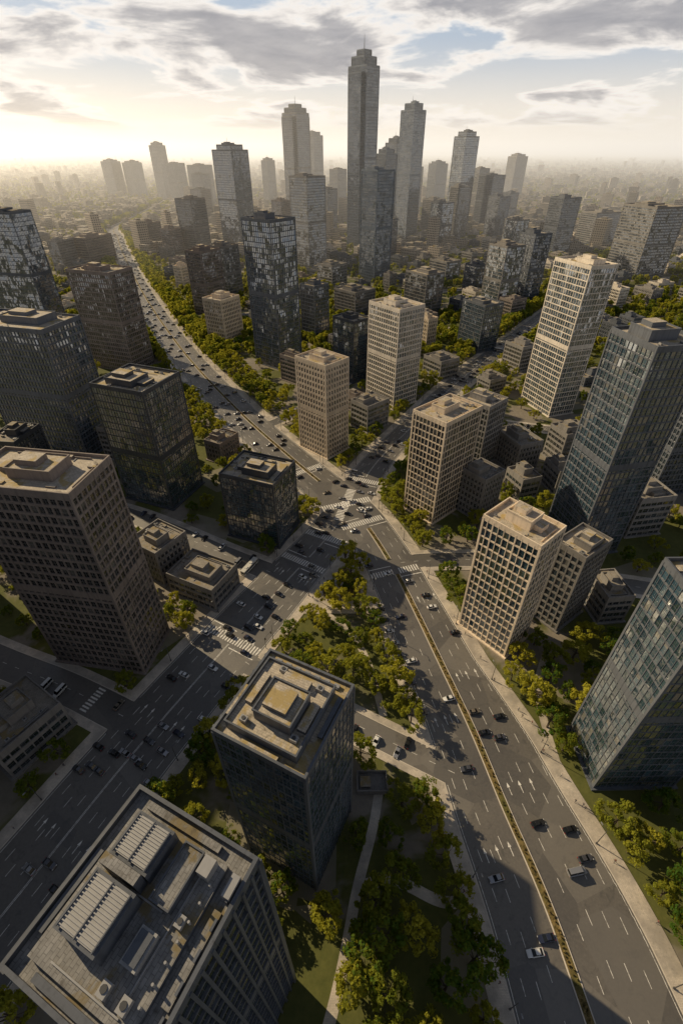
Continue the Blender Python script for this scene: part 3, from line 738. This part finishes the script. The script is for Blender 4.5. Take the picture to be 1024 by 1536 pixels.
# ------------------------------------------------------------ vehicles
CG=NT('car_glass'); CG.bsdf((.01,.012,.014),.06,0,.6); CG=CG.m
TY=plain('tyre',(.02,.02,.02),.8); HL=plain('headlamp',(.7,.7,.68),.2); TL=plain('tail_lamp',(.35,.02,.02),.3)
def paint(n,c,m=0.): 
    t=NT(n); b=t.bsdf(c,.28,m); b.inputs['Coat Weight'].default_value=.6; return t.m
def carmesh(name,pm,L=4.6,W=1.84,Hh=1.45,van=False):
    mb=MB(); h=L/2; bz=.28; belt=.92 if not van else 1.15
    st=[(-h,.80,.45,.62*belt),(-h+.18,.93,bz,.93*belt),(-h*.55,1,bz,belt),(h*.3,1,bz,belt),(h*.62,.97,bz,belt*.88),(h-.2,.90,bz,belt*.76),(h,.74,.4,belt*.58)]
    if van: st=[(-h,.9,.4,1.1),(-h+.1,1,bz,1.2),(h*.5,1,bz,1.15),(h*.75,.97,bz,.98),(h-.1,.9,bz,.85),(h,.8,.4,.7)]
    rings=[]
    for x,w,z0,z1 in st:
        ww=W/2*w; rings.append([(x,-ww*.95,z0),(x,-ww,z0+.25*(z1-z0)),(x,-ww*.98,z1-.08),(x,-ww*.86,z1),(x,ww*.86,z1),(x,ww*.98,z1-.08),(x,ww,z0+.25*(z1-z0)),(x,ww*.95,z0)])
    for a,b in zip(rings,rings[1:]):
        for k in range(7): mb.quad([a[k],a[k+1],b[k+1],b[k]],0)
    mb.quad(rings[0],0); mb.quad(rings[-1][::-1],0)
    x0,x1,x2,x3=(-h*.8,-h*.5,h*.05,h*.42) if not van else(-h*.97,-h*.93,h*.45,h*.66)
    w0,w1=W/2*.85,W/2*.68; z0,z1=belt-.02,Hh
    B4=[(x0,-w0,z0),(x3,-w0,z0),(x3,w0,z0),(x0,w0,z0)]; T4=[(x1,-w1,z1),(x2,-w1,z1),(x2,w1,z1),(x1,w1,z1)]
    for k in range(4): mb.quad([B4[k],B4[(k+1)%4],T4[(k+1)%4],T4[k]],1)
    T5=[(x1+.05,-w1+.03,z1+.04),(x2-.05,-w1+.03,z1+.04),(x2-.05,w1-.03,z1+.04),(x1+.05,w1-.03,z1+.04)]
    for k in range(4): mb.quad([T4[k],T4[(k+1)%4],T5[(k+1)%4],T5[k]],0)
    mb.quad(T5,0)
    for s in(-1,1): mb.box((x1+x2)/2,s*(w0+w1)/2*1.01,z0,.09,.12,z1-z0-.05,0)
    for x in(-h*.62,h*.62):
        for s in(-1,1):
            n=10; r_=.33; y0,y1=s*(W/2-.2),s*(W/2+.01)
            a=[(x+r_*math.cos(6.2832*i/n),y0,r_+r_*math.sin(6.2832*i/n)) for i in range(n)]; b=[(p[0],y1,p[2]) for p in a]
            for i in range(n): mb.quad([a[i],a[(i+1)%n],b[(i+1)%n],b[i]],2)
            mb.quad(b,2)
    for s in(-1,1):
        mb.box(h-.12,s*W*.34,belt*.55,.2,.36,.14,3,bottom=True); mb.box(-h+.08,s*W*.36,belt*.68,.16,.3,.14,4,bottom=True)
        mb.box(x3-.15,s*(W/2+.06),belt-.02,.14,.16,.12,0,bottom=True)
    return mb.mesh(name,[pm,CG,TY,HL,TL])
cols=[((.015,.015,.017),0.,6),((.7,.69,.66),0.,4),((.35,.35,.36),.5,3),((.09,.09,.1),.4,4),((.02,.025,.05),0.,1),((.2,.17,.13),.3,1)]
CM=[]
for i,(c,m,wt) in enumerate(cols):
    pm=paint('car_paint_%d'%i,c,m)
    CM+=[('car',carmesh('sedan',pm))]*wt*2+[('car',carmesh('estate_car',pm,4.5,1.88,1.62))]*wt
    if i in(1,2): CM+=[('van',carmesh('van',pm,5.6,2.05,2.3,True))]
def busmesh():
    mb=MB(); mb.box(0,0,.4,11.5,2.5,.9,0,bottom=True); mb.box(0,0,1.3,11.3,2.44,1.1,1); mb.box(0,0,2.4,11.5,2.5,.6,0)
    for i in range(9): 
        for s in(-1,1): mb.box(-5.4+i*1.35,s*1.235,1.3,.12,.04,1.1,0)
    mb.box(-2,0,3.0,2.6,1.6,.3,0); mb.box(2.5,0,3.0,1.6,1.4,.2,0)
    for x in(-3.6,3.8):
        for s in(-1,1):
            n=10;a=[(x+.48*math.cos(6.2832*i/n),s*1.0,.48+.48*math.sin(6.2832*i/n)) for i in range(n)];b=[(p[0],s*1.27,p[2]) for p in a]
            for i in range(n): mb.quad([a[i],a[(i+1)%n],b[(i+1)%n],b[i]],2)
            mb.quad(b,2)
    return mb.mesh('bus',[paint('bus_paint',(.6,.58,.52)),CG,TY,HL,TL])
BUS=busmesh(); nc=0
def car(x,y,h,s=.9,bus=False):
    global nc
    n,m=('bus',BUS) if bus else R.choice(CM)
    o=bpy.data.objects.new(n,m); o.location=(x,y,.05); o.rotation_euler=(0,0,h); o.scale=(s,s,s); link(o); nc+=1
def traffic(r,offs,smin,smax,gmin,gmax,ymax):
    for off in offs:
        q=smin+R.uniform(0,gmax)
        while q<min(smax,r.len-4):
            wl,wr=r.w(q); p=r.at(q,off+R.uniform(-.3,.3))
            if p[1]>ymax: break
            if -wl+1.2<off<wr-1.2 and p[1]>2:
                h=r.hd(q)+(0 if off>0 else math.pi)+R.uniform(-.02,.02)
                b=R.random()<.006
                car(p[0],p[1],h,.9,b)
                if b: q+=8
            q+=R.uniform(gmin,gmax) if R.random()>.3 else R.uniform(5.8,8)
traffic(A,[-10.6,-7.2,-3.5,3.4,7,10.6,14.4],60,A.len,16,75,300)
for off in[-12.5,-9,-5.5,-2.6,2.6,6,9.4]:
    q=sOf(A,-60,295)+R.uniform(0,30)
    while q<A.len-900:
        p=A.at(q,off); car(p[0],p[1],A.hd(q)+(0 if off>0 else math.pi),.95); q+=R.uniform(12,60)
traffic(Bv,[-11.4,-8.2,-5,-1.9,1.9,5,8.2,11.4],50,700,12,55,520)
for r in(S1,S2,S3,S4,S6): traffic(r,[-2.2,2.2],5,300,25,80,420)
for r,off,y0,y1 in((A,-14.0,75,150),(Bv,12.2,60,100),(S2,-4.,160,240)):
    q=0
    while q<r.len:
        p=r.at(q,off)
        if y0<p[1]<y1 and R.random()<.45 and not onroad(p[0],p[1],1,r): car(p[0],p[1],r.hd(q),.88)
        q+=5.8

# ------------------------------------------------------------ street furniture and people
LM=plain('lamp_pole_metal',(.12,.12,.12),.4,.6)
mb=MB(); mb.cyl(0,0,0,.13,8.5,0,7,.07); mb.box(.9,0,8.35,1.9,.09,.09,0,bottom=True); mb.box(1.9,0,8.28,.8,.28,.12,1,bottom=True); mb.cyl(0,0,0,.24,.5,0,7)
LMP=mb.mesh('street_lamp',[LM,METAL])
for r in(A,Bv):
    q=4
    while q<r.len and r.at(q)[1]<520:
        for sg in(-1,1):
            w=r.w(q)[0 if sg<0 else 1]; x,y=r.at(q,sg*(w+.7))
            if y>0 and not onroad(x,y,.5,r):
                o=bpy.data.objects.new('street_lamp',LMP); o.location=(x,y,.15); o.rotation_euler=(0,0,r.hd(q)+(math.pi/2 if sg>0 else -math.pi/2)); link(o)
        q+=26
mb=MB(); mb.cyl(0,0,0,.12,6.,0,7,.08); mb.box(1.9,0,5.8,4.,.1,.1,0,bottom=True)
for x in(3.6,0.25): 
    mb.box(x,-.1,4.75,.34,.26,1.05,1,bottom=True)
    for k,mt in enumerate((2,3,4)): mb.box(x,-.27,5.5-k*.33,.2,.07,.2,mt,bottom=True)
TLM=mb.mesh('traffic_light',[LM,DKM,plain('red_lens',(.3,.02,.02),.3),plain('amber_lens',(.3,.15,.02),.3),plain('green_lens',(.02,.2,.08),.3)])
for r,q,th in XW[:7]:
    for sg in(-1,1):
        w=r.w(q)[0 if sg<0 else 1]; x,y=r.at(q+3*sg,sg*(w+.6))
        if not onroad(x,y,.2,r):
            o=bpy.data.objects.new('traffic_light',TLM); o.location=(x,y,.15); o.rotation_euler=(0,0,r.hd(q)+(math.pi/2 if sg>0 else -math.pi/2)); link(o)
def personmesh(name,stride,cloth,legs):
    J=[((0,0,.95),.15),((0,0,1.2),.16),((0,0,1.42),.17),((0,0,1.53),.065),((0,0,1.66),.105),((0,0,1.76),.07),
       ((0,.19,1.42),.065),((-stride*.5,.24,1.14),.05),((-stride*.2,.24,.88),.04),((0,-.19,1.42),.065),((stride*.5,-.24,1.14),.05),((stride*.7,-.24,.9),.04),
       ((0,.09,.9),.09),((stride*.5,.1,.5),.07),((stride*.8,.1,.08),.05),((stride*.8+.16,.1,.04),.04),((0,-.09,.9),.09),((-stride*.2,-.1,.5),.07),((-stride*.9,-.1,.1),.05),((-stride*.9+.15,-.1,.04),.04)]
    E=[(0,1),(1,2),(2,3),(3,4),(4,5),(2,6),(6,7),(7,8),(2,9),(9,10),(10,11),(0,12),(12,13),(13,14),(14,15),(0,16),(16,17),(17,18),(18,19)]
    me=bpy.data.meshes.new(name+'_sk'); me.from_pydata([j[0] for j in J],E,[]); o=bpy.data.objects.new(name+'_sk',me); link(o)
    o.modifiers.new('skin','SKIN'); me.skin_vertices[0].data[0].use_root=True
    for i,j in enumerate(J): me.skin_vertices[0].data[i].radius=(j[1],j[1])
    o.modifiers.new('sub','SUBSURF').levels=1
    dg=bpy.context.evaluated_depsgraph_get(); m2=bpy.data.meshes.new_from_object(o.evaluated_get(dg)); m2.name=name
    bpy.data.objects.remove(o)
    for m in(cloth,legs,SKIN,HAIR): m2.materials.append(m)
    for p in m2.polygons:
        z=p.center.z; p.material_index=1 if z<.95 and abs(p.center.y)<.2 else(3 if z>1.70 else(2 if z>1.5 or z<.95 else 0))
    return m2
SKIN=plain('skin',(.45,.28,.2),.6); HAIR=plain('hair',(.03,.02,.015),.6)
PM=[personmesh('person',s,plain('jacket_%d'%i,c,.8),plain('trousers_%d'%i,l,.8)) for i,(s,c,l) in enumerate(((.28,(.05,.05,.06),(.03,.03,.04)),(.2,(.4,.38,.35),(.04,.05,.09)),(.3,(.15,.05,.04),(.05,.05,.05))))]
for k in range(110):
    r=R.choice((A,A,Bv)); q=R.uniform(60,330); sg=R.choice((-1,1)); w=r.w(q)[0 if sg<0 else 1]
    x,y=r.at(q,sg*(w+R.uniform(1,r.side-.5)))
    if y<8 or onroad(x,y,.3,r) or inbuild(x,y,.5): continue
    o=bpy.data.objects.new('person',R.choice(PM)); o.location=(x,y,.16); o.rotation_euler=(0,0,r.hd(q)+R.choice((0,math.pi))+R.uniform(-.4,.4)); link(o)

# ------------------------------------------------------------ haze, sky, sun
DEN=.00018
t=NT('haze_air'); v=t.a('VolumeScatter'); v.inputs['Color'].default_value=(1,.94,.85,1); v.inputs['Density'].default_value=DEN; v.inputs['Anisotropy'].default_value=.55
em=t.a('Emission'); em.inputs[0].default_value=(1,.89,.73,1); em.inputs[1].default_value=DEN*.50  # haze made to glow by itself, standing in for multiply scattered sunlight
ad=t.a('AddShader'); t.L(v.outputs[0],ad.inputs[0]); t.L(em.outputs[0],ad.inputs[1])
t.L(ad.outputs[0],t.out.inputs['Volume'])
mb=MB(); mb.box(0,11650,-5,30000,22000,300,0,bottom=True); hz=mb.obj('haze_layer',[t.m])

SH,SE=145.,29.
w=bpy.data.worlds.new("World"); sc.world=w; w.use_nodes=True; nt=w.node_tree
class WT(NT):
    def __init__(s): s.t=nt; s.n=nt.nodes; s.out=None
t=WT(); bg=nt.nodes['Background']
sky=t.a('TexSky'); sky.sky_type='NISHITA'; sky.sun_disc=False; sky.sun_elevation=math.radians(SE); sky.sun_rotation=math.radians(90-SH); sky.air_density=1.3; sky.dust_density=3.; sky.altitude=150
g=t.a('TexCoord').outputs['Generated']; sp=t.a('SeparateXYZ'); t.L(g,sp.inputs[0])
z=t.math('ADD',t.math('MAXIMUM',sp.outputs[2],0.),.14)
cb=t.a('CombineXYZ'); t.L(t.math('DIVIDE',sp.outputs[0],z),cb.inputs[0]); t.L(t.math('DIVIDE',sp.outputs[1],z),cb.inputs[1]); cb.inputs[2].default_value=3.7
n1=t.noise(cb.outputs[0],1.15,9,.56,.3); n2=t.noise(cb.outputs[0],3.4,5,.6,.3)
elev=t.ramp(sp.outputs[2],.03,.17)
nn=t.math('MULTIPLY_ADD',elev,.12,n1)
dens=t.ramp(nn,.50,.59); thick=t.ramp(nn,.54,.68)
ccol=t.mix(t.math('MULTIPLY',t.math('MULTIPLY_ADD',n2,.6,.55),thick,clamp=True),(12.3,11.6,10.8),(3.2,3.3,3.8))
haz=t.mix(t.ramp(sp.outputs[2],.015,.15),(12.3,11.3,10.0),(5.2,6.4,8.2))
base=t.mix(.78,sky.outputs[0],haz)
vis=t.mix(t.math('MULTIPLY',dens,t.ramp(sp.outputs[2],.01,.05)),base,ccol)
t.L(t.mix(t.ramp(sp.outputs[2],.17,.45),vis,(1.35,1.6,2.15)),bg.inputs[0]); bg.inputs[1].default_value=.085
s=bpy.data.lights.new('sun','SUN'); s.energy=5.; s.angle=math.radians(.5); s.color=(1.,.81,.53)
so=bpy.data.objects.new('sun',s); link(so)
d=Vector((math.cos(math.radians(SH))*math.cos(math.radians(SE)),math.sin(math.radians(SH))*math.cos(math.radians(SE)),math.sin(math.radians(SE))))
so.rotation_euler=d.to_track_quat('Z','Y').to_euler()
cam=bpy.data.cameras.new('camera'); cam.sensor_fit='VERTICAL'; cam.sensor_height=24; cam.lens=24*711/1536; cam.clip_start=.5; cam.clip_end=90000
co=bpy.data.objects.new('camera',cam); co.location=(0,0,150); co.rotation_euler=(math.radians(90-37.4),0,0); link(co); sc.camera=co
print('cars',nc,'trees',len(TP),'lowrise',cnt)
